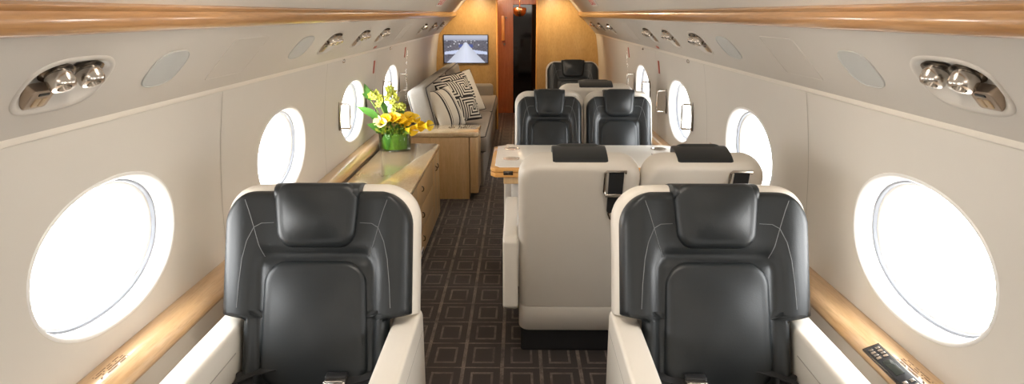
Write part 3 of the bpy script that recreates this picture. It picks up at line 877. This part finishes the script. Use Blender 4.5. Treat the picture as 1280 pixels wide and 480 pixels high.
for k in range(2):
    for q in range(3): rbox(bm, (-0.56 + 0.10 * k + 0.02 * q, 5.69, 0.552), (0.012, 0.03, 0.004), 0.001)
obj('hinge_plate', rel(bm, o_), M['darkchrome'], ec)

# ------------------------------------------------------------------ sofa
so = thing('sofa', (-0.62, 7.4, 0), 'long taupe sofa with black piping along the left wall', 'sofa'); o_ = Vector((-0.62, 7.4, 0))
SYa, SYb, SX1 = 5.835, 8.97, -0.255
bm = bmesh.new(); rbox(bm, ((-0.95 + SX1 - 0.03) / 2, (SYa + SYb) / 2, 0.155), (SX1 - 0.03 + 0.95, SYb - SYa, 0.29), 0.01)
obj('base', rel(bm, o_), M['greyfab'], so)
def cush(name, c, s, r, mat, dirs='z', pipe=True, rot=None):
    t = bmesh.new(); rbox(t, (0, 0, 0), s, r, 5)
    Mx = Matrix.Translation(Vector(c) - o_) @ (rot if rot else Matrix.Identity(4))
    bmesh.ops.transform(t, matrix=Mx, verts=t.verts)
    o = obj(name, t, mat, so, angle=80)
    if pipe:
        b = bmesh.new()
        hx, hy, hz = s[0] / 2, s[1] / 2, s[2] / 2; q = r * 0.32
        if dirs == 'z':
            for zz in (hz - q, -hz + q):
                pts = [(p[0], p[1], zz) for p in rrect(hx - q, hy - q, r * 0.8, 5)]; pts.append(pts[0])
                tube([Mx @ Vector(p) for p in pts], 0.006, b, 6)
        else:
            for xx in (hx - q, -hx + q):
                pts = [(xx, p[0], p[1]) for p in rrect(hy - q, hz - q, r * 0.8, 5)]; pts.append(pts[0])
                tube([Mx @ Vector(p) for p in pts], 0.006, b, 6)
        obj('piping', b, M['piping'], o)
    return o
ny = 2; ln = (SYb - SYa - 0.0) / ny
for k in range(ny):
    yc = SYa + ln * (k + .5)
    cush('seat_cushion', ((-0.80 + SX1) / 2, yc, 0.375), (SX1 + 0.80, ln - 0.006, 0.155), 0.045, M['greyfab'])
    cush('back_cushion', (-0.80, yc, 0.64), (0.19, ln - 0.01, 0.44), 0.05, M['lightfab'], 'x', rot=Matrix.Rotation(R(-14), 4, 'Y'))
cush('armrest', (-0.56, 8.90, 0.50), (0.50, 0.10, 0.20), 0.04, M['greyfab'], 'z', False)

# throw pillows
KEY = ["1111111111111110",
       "1000000000000010",
       "1011111111111010",
       "1010000000001010",
       "1010111111101010",
       "1010100000101010",
       "1010101110101010",
       "1010101010101010",
       "1010001010101010",
       "1011111010101010",
       "1000000010101010",
       "1111111110101010",
       "0000000000101010",
       "1111111111101011",
       "0000000000001000",
       "1111111111111011"]
def pillow(name, size, thick, loc, rot, pattern, label):
    N = 60
    bm = bmesh.new()
    hs = size / 2
    def f(u, v, sg):
        # pinched-corner pillow
        pin = 1 - 0.06 * (math.cos(math.pi * u / 2) ** 2 * (abs(v) ** 3) + math.cos(math.pi * v / 2) ** 2 * (abs(u) ** 3))
        h_ = thick / 2 * (max(0, 1 - abs(u) ** 2.4) ** 0.6) * (max(0, 1 - abs(v) ** 2.4) ** 0.6)
        return Vector((u * hs * pin, v * hs * pin, sg * h_))
    for sg in (1, -1):
        us = lin(-1, 1, N + 1)
        grid(lambda u, v: f(u, v, sg), us, us, bm, lambda i, j: pattern(i, j, N))
    bmesh.ops.remove_doubles(bm, verts=bm.verts, dist=0.0005)
    root = thing(name, loc, label, 'pillow', 'throw pillows on the sofa')
    root.rotation_euler = rot
    obj('cover', bm, [M['pcream'], M['pblack']], root, angle=80)
    b = bmesh.new()
    es = lin(-1, 1, 14)
    path = [f(u, -1, 0) for u in es] + [f(1, v, 0) for v in es[1:]] + [f(-u, 1, 0) for u in es[1:]] + [f(-1, -v, 0) for v in es[1:]]
    tube(path, 0.004, b, 6); obj('edge_piping', b, M['pblack'], root)
    return root
def key_pat(i, j, N):
    c = N / 32 if False else N / 30
    a, b = int(i / c * 1.0) % 16, int(j / c * 1.0) % 16
    return int(KEY[b][a])
def key_stripe(i, j, N):
    if i > N * 0.72: return 0
    return key_pat(i, j, N)
def stripe_pat(i, j, N):
    q = i / N
    for c0, w in ((0.30, 0.028), (0.37, 0.010), (0.66, 0.028), (0.73, 0.010)):
        if abs(q - c0) < w: return 1
    return 0
def porient(n, roll):
    return (Vector(n).normalized().to_track_quat('Z', 'Y').to_matrix() @ Matrix.Rotation(R(roll), 3, 'Z')).to_euler()
pillow('throw_pillow', 0.42, 0.15, (-0.550, 6.42, 0.680), porient((0.62, -0.62, 0.42), 4), key_pat, 'black and cream key patterned pillow, middle of the three on the sofa')
pillow('throw_pillow', 0.38, 0.15, (-0.625, 6.04, 0.655), porient((0.78, -0.45, 0.42), 6), stripe_pat, 'cream pillow with thin black stripes, nearest of the three on the sofa')
pillow('throw_pillow', 0.44, 0.14, (-0.555, 6.98, 0.69), porient((0.62, -0.65, 0.40), 8), key_stripe, 'key patterned pillow with a plain cream band, farthest of the three on the sofa')

# ------------------------------------------------------------------ monitor on bulkhead
mo = thing('wall_monitor', (-0.659, 8.985, 1.03), 'flat screen on the bulkhead showing a white aircraft seen from its tail', 'monitor')
obj('casing', box((0, 0.008, 0), (0.575, 0.02, 0.362), 0.004), M['black'], mo)
NXs, NYs = 110, 70
bm = bmesh.new()
cl = bm.loops.layers.color.new('Col')
us, vs = lin(-1, 1, NXs + 1), lin(-1, 1, NYs + 1)
g = [[bm.verts.new((u * 0.278, -0.0035, v * 0.172)) for u in us] for v in vs]
rn = random.Random(3)
nz = [[rn.random() for _ in range(40)] for _ in range(40)]
def picture(u, v):
    # v up; sky band, runway apron ground, white fuselage tapering away, wings
    if v > 0.80: c = (0.50, 0.52, 0.62)
    elif v > 0.62:
        t = (v - 0.62) / 0.18; c = (0.28 + 0.22 * t, 0.30 + 0.22 * t, 0.40 + 0.22 * t)
    else:
        n_ = nz[int((v + 1) * 12) % 40][int((u + 1) * 18) % 40]
        c = tuple(x * (0.75 + 0.5 * n_) for x in (0.13, 0.125, 0.16))
        if n_ > 0.93 and v > 0.1: c = (0.6, 0.6, 0.65)
    if 0.1 < v < 0.34 and 0.08 < abs(u) < 0.33: c = (0.07, 0.10, 0.32)
    # wing
    if -0.42 < v < 0.02 - 0.22 * abs(u) + 0.0 and abs(u) < 0.98 and v > -0.30 - 0.1 * abs(u): c = (0.60, 0.66, 0.86)
    wdt = 0.05 + 0.85 * max(0, (0.50 - v) / 1.5) ** 1.15
    if v < 0.5 and abs(u) < wdt:
        q = abs(u) / wdt; k_ = 0.95 - 0.25 * q
        c = (0.80 * k_, 0.84 * k_, 0.98 * k_)
        if abs(u) < 0.015: c = (0.70, 0.74, 0.88)
    return c
for j in range(NYs):
    for i in range(NXs):
        f = bm.faces.new([g[j][i], g[j][i + 1], g[j + 1][i + 1], g[j + 1][i]])
        c = picture((us[i] + us[i + 1]) / 2, (vs[j] + vs[j + 1]) / 2)
        for l in f.loops: l[cl] = (c[0] ** 0.4545, c[1] ** 0.4545, c[2] ** 0.4545, 1)
obj('screen', bm, M['screen'], mo, False)

# ------------------------------------------------------------------ vase and flowers
VX, VYy, VZ = -0.842, 4.72, 0.552
va = thing('glass_vase', (VX, VYy, VZ), 'round clear glass vase lined with green leaves on the sideboard', 'vase')
obj('glass', lathe([(0.0, 0.0), (0.104, 0.0), (0.110, 0.006), (0.112, 0.127), (0.110, 0.130), (0.107, 0.127), (0.105, 0.014), (0.0, 0.012)], n=48), M['vase'], va)
bm = bmesh.new()
for k in range(14):
    a0 = 2 * math.pi * k / 14
    def lf(u, v):
        a = a0 + u * 0.36 + 0.25 * v * math.sin(k * 2.3); r_ = 0.099 - 0.003 * math.cos(u * math.pi / 2) - 0.0015 * (k % 3)
        return (r_ * math.cos(a), r_ * math.sin(a), 0.013 + 0.112 * v * (1 - 0.25 * abs(u) ** 2))
    grid(lf, lin(-1, 1, 7), lin(0, 1, 7), bm, lambda i, j: 1 if k in (2, 9) else 0)
obj('leaf_lining', bm, [M['mottle'], M['leaf']], va)
va.children[1].data.materials
base_pt = Vector((VX, VYy, VZ + 0.05))
def bez(p0, p1, p2, n=8):
    return [p0 * (1 - t) ** 2 + p1 * 2 * t * (1 - t) + p2 * t * t for t in lin(0, 1, n)]
def stem_to(tip, bend=0.02):
    mid = (base_pt + tip) / 2 + Vector((0, 0, bend + 0.05)); b = base_pt + Vector(((tip.x - base_pt.x) * 0.15, (tip.y - base_pt.y) * 0.15, 0))
    return bez(b, mid, tip)
def calla(tip, d, sc, label, mat):
    root = thing('calla_lily', tip, label, 'flower', 'calla lilies in the vase')
    Q = Vector(d).normalized().to_track_quat('Z', 'Y').to_matrix().to_4x4()
    bm = bmesh.new(); rows = []
    for j in range(9):
        t = j / 8; r_ = sc * (0.004 + 0.026 * t ** 1.3 + (0.012 * (t - .8) * 5 if t > .8 else 0)); row = []
        for k in range(17):
            a = 2 * math.pi * k / 16 * 0.97
            ext = 1 + 0.5 * t * max(0, math.cos(a)) ** 2
            row.append(Q @ Vector((r_ * ext * math.cos(a), r_ * math.sin(a), sc * (0.085 * t + 0.02 * t * max(0, math.cos(a)) - 0.085))))
        rows.append(row)
    loft(rows, bm, closed=False)
    obj('bloom', bm, mat, root)
    obj('spadix', tube([Q @ Vector((0, 0, -0.06 * sc)), Q @ Vector((0, 0, -0.02 * sc)), Q @ Vector((0.002, 0, 0.0))], 0.005 * sc), M['yellow'], root)
    st = Vector(tip) + (Q @ Vector((0, 0, -0.083 * sc)))
    obj('stem', tube([p - Vector(tip) for p in stem_to(st)], 0.004), M['leaf2'], root)
cl_spots = [((-0.052, -0.07, 0.225), (-0.2, -0.8, 0.5), 'yellow calla lily at the front, left of the vase centre'),
            ((0.005, -0.07, 0.235), (0.1, -0.7, 0.6), 'yellow calla lily at the front centre of the bouquet'),
            ((0.045, -0.06, 0.225), (0.4, -0.6, 0.5), 'yellow calla lily just right of the bouquet centre'),
            ((0.105, -0.03, 0.235), (0.7, -0.3, 0.7), 'yellow calla lily leaning right above the vase rim'),
            ((0.145, 0.0, 0.215), (0.9, -0.2, 0.5), 'yellow calla lily reaching right, upper of the right hand ones'),
            ((0.185, -0.05, 0.17), (0.95, -0.3, 0.1), 'yellow calla lily low on the right beyond the vase rim'),
            ((0.245, -0.05, 0.175), (0.95, -0.2, 0.15), 'yellow calla lily reaching farthest right'),
            ((0.135, -0.08, 0.145), (0.9, -0.4, -0.1), 'lowest yellow calla lily, drooping over the vase rim'),
            ((0.07, -0.02, 0.19), (0.6, -0.6, 0.5), 'yellow calla lily nestled in the foliage right of centre')]
for p, d, lab in cl_spots: calla(Vector((VX, VYy, VZ)) + Vector(p), d, 0.92, lab, M['yellow'])
calla(Vector((VX, VYy, VZ)) + Vector((-0.110, -0.05, 0.21)), (-0.5, -0.7, 0.5), 0.85, 'pale cream calla lily farthest left in the bouquet', M['paleyel'])
calla(Vector((VX, VYy, VZ)) + Vector((-0.078, -0.08, 0.20)), (-0.2, -0.9, 0.4), 0.85, 'pale cream calla lily beside the leftmost yellow one', M['paleyel'])
def orchid(tip, label, n=7, seed=0):
    rr = random.Random(seed)
    root = thing('orchid_spray', tip, label, 'flower', 'orchid sprays in the vase')
    path = stem_to(Vector(tip), 0.06)
    obj('stem', tube([p - Vector(tip) for p in path], 0.0035), M['leaf2'], root)
    for k in range(n):
        t = 0.55 + 0.45 * k / (n - 1)
        i = min(int(t * 7), 6); c = path[i].lerp(path[i + 1], t * 7 - i) - Vector(tip)
        c += Vector((rr.uniform(-.030, .030), rr.uniform(-.02, .02), rr.uniform(-.02, .02)))
        d = Vector((rr.uniform(-.8, .8), -1, rr.uniform(-.2, .6))).normalized(); Q = d.to_track_quat('Z', 'Y').to_matrix().to_4x4()
        bm = bmesh.new()
        for pk in range(5):
            a = 2 * math.pi * pk / 5 + 0.3
            def pf(u, v):
                w = 0.011 * math.sin(math.pi * min(1, v * 0.85 + 0.12)) * u
                x, y = v * 0.026, w
                return c + (Q @ Vector((x * math.cos(a) - y * math.sin(a), x * math.sin(a) + y * math.cos(a), 0.010 * v * v - 0.004 * u * u)))
            grid(pf, lin(-1, 1, 5), lin(0, 1, 6), bm)
        tube([c, c + d * 0.016], 0.005, bm, 6)
        obj('blossom', bm, M['chart'], root)
B = Vector((VX, VYy, VZ))
orchid(B + Vector((-0.145, -0.02, 0.41)), 'chartreuse orchid spray rising tall on the left of the bouquet', 9, 1)
orchid(B + Vector((-0.015, 0.0, 0.42)), 'chartreuse orchid spray rising tall at the centre of the bouquet', 11, 2)
orchid(B + Vector((0.04, 0.03, 0.31)), 'short chartreuse orchid spray right of centre', 8, 3)
def leaf(p0, p1, wid, label, mat, curl=0.04, nrm=(0.3, -1, 0.2)):
    p0 = B + Vector(p0); p1 = B + Vector(p1)
    mid = (p0 + p1) / 2 + Vector((0, 0, curl)); path = bez(p0, mid, p1, 14)
    bm = bmesh.new(); n_ = Vector(nrm).normalized(); rows = []
    for i, p in enumerate(path):
        d = (path[min(i + 1, 13)] - path[max(i - 1, 0)]).normalized(); sd = d.cross(n_).normalized(); t = i / 13
        w = wid * max(0.02, math.sin(math.pi * (t ** 0.75))) * (1 if t > 0.05 else 0.3)
        rows.append([p + sd * w * q + n_ * 0.25 * w * abs(q) - p0 for q in (-1, -.5, 0, .5, 1)])
    loft(rows, bm, closed=False)
    o = obj('leaf', bm, mat); o.location = p0; tag(o, label, 'leaf', 'large leaves in the vase'); return o
def stalk_leaf(p1, p2, wid, label, mat):
    # a blade carried on a thin stalk from the vase
    o = leaf(p1, p2, wid, label, mat, 0.01)
    st = bez(B + Vector((p1[0] * 0.2, p1[1] * 0.2, 0.05)), B + Vector((p1[0] * 0.6, p1[1] * 0.6, p1[2] * 0.75)), B + Vector(p1))
    obj('stalk', tube([p - Vector(o.location) for p in st], 0.003), M['leaf2'], o)
stalk_leaf((-0.150, -0.02, 0.34), (-0.222, -0.04, 0.485), 0.030, 'tallest broad green leaf pointing up at the left of the bouquet', M['leaf'])
stalk_leaf((-0.095, -0.03, 0.225), (-0.245, -0.05, 0.305), 0.026, 'broad green leaf reaching farthest left in the bouquet', M['leaf'])
stalk_leaf((-0.10, 0.0, 0.20), (-0.175, -0.03, 0.255), 0.022, 'small dark green leaf behind the cream lilies', M['leaf'])
stalk_leaf((-0.075, -0.03, 0.14), (-0.175, -0.07, 0.185), 0.028, 'low dark green leaf on the left above the vase rim', M['leaf'])
stalk_leaf((-0.05, 0.02, 0.24), (-0.10, 0.0, 0.36), 0.022, 'upright green leaf behind the left orchid spray', M['leaf'])
stalk_leaf((0.02, 0.03, 0.20), (0.07, 0.05, 0.29), 0.022, 'upright green leaf at the back of the bouquet', M['leaf'])
stalk_leaf((0.06, -0.05, 0.14), (0.13, -0.10, 0.125), 0.018, 'low green leaf on the right above the vase rim', M['leaf2'])
# small filler foliage
rr = random.Random(11); bm = bmesh.new()
for k in range(420):
    a = rr.uniform(0, 2 * math.pi); r_ = 0.115 * math.sqrt(rr.random()); z = 0.115 + rr.uniform(0, 0.10) * (1 - r_ / 0.16)
    c = Vector((r_ * math.cos(a), r_ * math.sin(a), z)); d = Vector((math.cos(a), math.sin(a), rr.uniform(0.2, 1.4))).normalized()
    sd = d.orthogonal().normalized(); L_ = rr.uniform(0.018, 0.038); w = L_ * 0.3
    v = [bm.verts.new(p) for p in (c, c + d * L_ * .5 + sd * w, c + d * L_, c + d * L_ * .5 - sd * w)]
    f = bm.faces.new(v); f.material_index = rr.choice([0, 0, 0, 1, 2])
for k in range(60):
    a = rr.uniform(0, 2 * math.pi); r_ = 0.10 * math.sqrt(rr.random()); z = 0.15 + rr.uniform(0, 0.06)
    t = bmesh.new(); bmesh.ops.create_icosphere(t, subdivisions=1, radius=rr.uniform(0.004, 0.008)); bmesh.ops.translate(t, vec=(r_ * math.cos(a), r_ * math.sin(a), z), verts=t.verts); merge(bm, t, 3)
o = obj('filler_foliage', bm, [M['leaf'], M['leaf2'], M['chart'], M['soil']]); o.location = B
tag(o, 'small green leaves and seed heads filling the vase mouth', 'foliage', kind='stuff')

# ------------------------------------------------------------------ ledge fittings
# passenger control panel on the right ledge
root = thing('control_panel', (0.962, 1.545, 0.601), 'black passenger control keypad let into the right maple ledge', 'control panel')
tilt = Matrix.Rotation(R(14), 4, 'Y')
def rb(name, c, s, m, par, r=0.002):
    bm = bmesh.new(); rbox(bm, c, s, r, 2); bmesh.ops.transform(bm, matrix=Matrix.Rotation(R(-24), 4, 'Y'), verts=bm.verts); return obj(name, bm, m, par)
fr = rb('bezel', (0.004, 0, 0), (0.046, 0.30, 0.008), M['darkchrome'], root)
rb('face_plate', (0.004, 0, 0.004), (0.038, 0.285, 0.003), M['black'], root, 0.001)
rb('display', (0.004, 0.03, 0.0055), (0.022, 0.07, 0.003), simple('dark_display', (0.03, 0.035, 0.03), 0.1), root, 0.001)
for k in range(4):
    for j in (-1, 1): rb('key', (0.004 + j * 0.009, 0.085 + 0.014 * k, 0.0058), (0.011, 0.009, 0.003), M['chrome'] if k % 2 else M['bronze'], root, 0.001)
    for j in (-1, 1): rb('key', (0.004 + j * 0.009, -0.04 - 0.022 * k, 0.0058), (0.011, 0.012, 0.003), M['chrome'] if k % 2 == 0 else M['bronze'], root, 0.001)
M['figure'] = simple('dark_wood_figure', (0.22, 0.12, 0.05), 0.35, var=0.4, nscale=200, coat=0.5)
for s, nm in ((-1, 'left'), (1, 'right')):
    rr = random.Random(5); bm = bmesh.new()
    for row in range(4):
        y = -0.06
        while y < 0.06:
            l_ = rr.uniform(0.003, 0.009)
            if rr.random() < 0.85: rbox(bm, (s * (row * 0.007 - 0.010), y + l_ / 2, 0), (0.003, l_, 0.0008), 0)
            y += l_ + 0.002
    o = obj('ledge_inscription', bm, M['figure'], smooth=False); o.location = (s * 1.008, 1.56, 0.6083)
    tag(o, 'patch of faint brown placard lettering on the %s maple ledge' % nm, 'inscription')

# ------------------------------------------------------------------ light
w = bpy.data.worlds.new('daylight'); S.world = w; w.use_nodes = True
nt = w.node_tree; bg = nt.nodes['Background']
tc = nt.nodes.new('ShaderNodeTexCoord'); sp = nt.nodes.new('ShaderNodeSeparateXYZ'); nt.links.new(tc.outputs['Generated'], sp.inputs[0])
mr = nt.nodes.new('ShaderNodeMapRange'); mr.inputs['From Min'].default_value = -0.3; mr.inputs['From Max'].default_value = 0.5
nt.links.new(sp.outputs[2], mr.inputs['Value'])
mxo = mixrgb(nt, mr.outputs['Result'], (1.0, 0.97, 0.93), (0.93, 0.97, 1.0)); nt.links.new(mxo, bg.inputs['Color'])
bg.inputs['Strength'].default_value = 15.0
def area(name, loc, target, sx, sy, power, c):
    ld = bpy.data.lights.new(name, 'AREA'); ld.shape = 'RECTANGLE'; ld.size = sx; ld.size_y = sy; ld.energy = power; ld.color = c
    o = bpy.data.objects.new(name, ld); link(o); o.location = loc
    o.rotation_euler = (Vector(target) - Vector(loc)).to_track_quat('-Z', 'Y').to_euler(); return o
WARM = (1.0, 0.90, 0.78)
for s in (-1, 1):  # unseen fill strips added under the ceiling to brighten the cabin
    area('ceiling_fill_light', (s * 0.35, 1.6, 1.76), (s * 0.30, 1.6, 0), 0.12, 5.6, 26, WARM)
    area('ceiling_fill_light', (s * 0.35, 6.6, 1.76), (s * 0.30, 6.6, 0), 0.12, 4.2, 24, (1.0, 0.82, 0.62))
area('rear_fill_light', (0, -1.2, 1.70), (0, 1.2, 0.9), 1.0, 0.4, 8, WARM)  # added fill light behind the camera, no fitting modelled
for x in (-0.6, 0.55):
    ld = bpy.data.lights.new('bulkhead_spot', 'SPOT'); ld.energy = 26; ld.color = (1.0, 0.78, 0.48); ld.spot_size = R(140); ld.spot_blend = 0.8; ld.shadow_soft_size = 0.04
    o = bpy.data.objects.new('bulkhead_spot', ld); link(o); o.location = (x * 0.8, 8.55, 1.68); o.rotation_euler = (Vector((x, 9.0, 0.8)) - Vector(o.location)).to_track_quat('-Z', 'Y').to_euler()
ld = bpy.data.lights.new('passage_lamp', 'POINT'); ld.energy = 24; ld.color = (1.0, 0.72, 0.45); ld.shadow_soft_size = 0.05
o = bpy.data.objects.new('passage_lamp', ld); link(o); o.location = (-0.30, 9.6, 1.80)

S.view_settings.view_transform = 'Standard'
S.view_settings.look = 'None'
S.view_settings.exposure = 0.0
S.view_settings.gamma = 1.0
S.cycles.use_denoising = True
S.cycles.max_bounces = 8
S.cycles.diffuse_bounces = 5
S.cycles.glossy_bounces = 3
S.cycles.transparent_max_bounces = 8
S.cycles.sample_clamp_indirect = 6
S.cycles.caustics_reflective = False
S.cycles.caustics_refractive = False
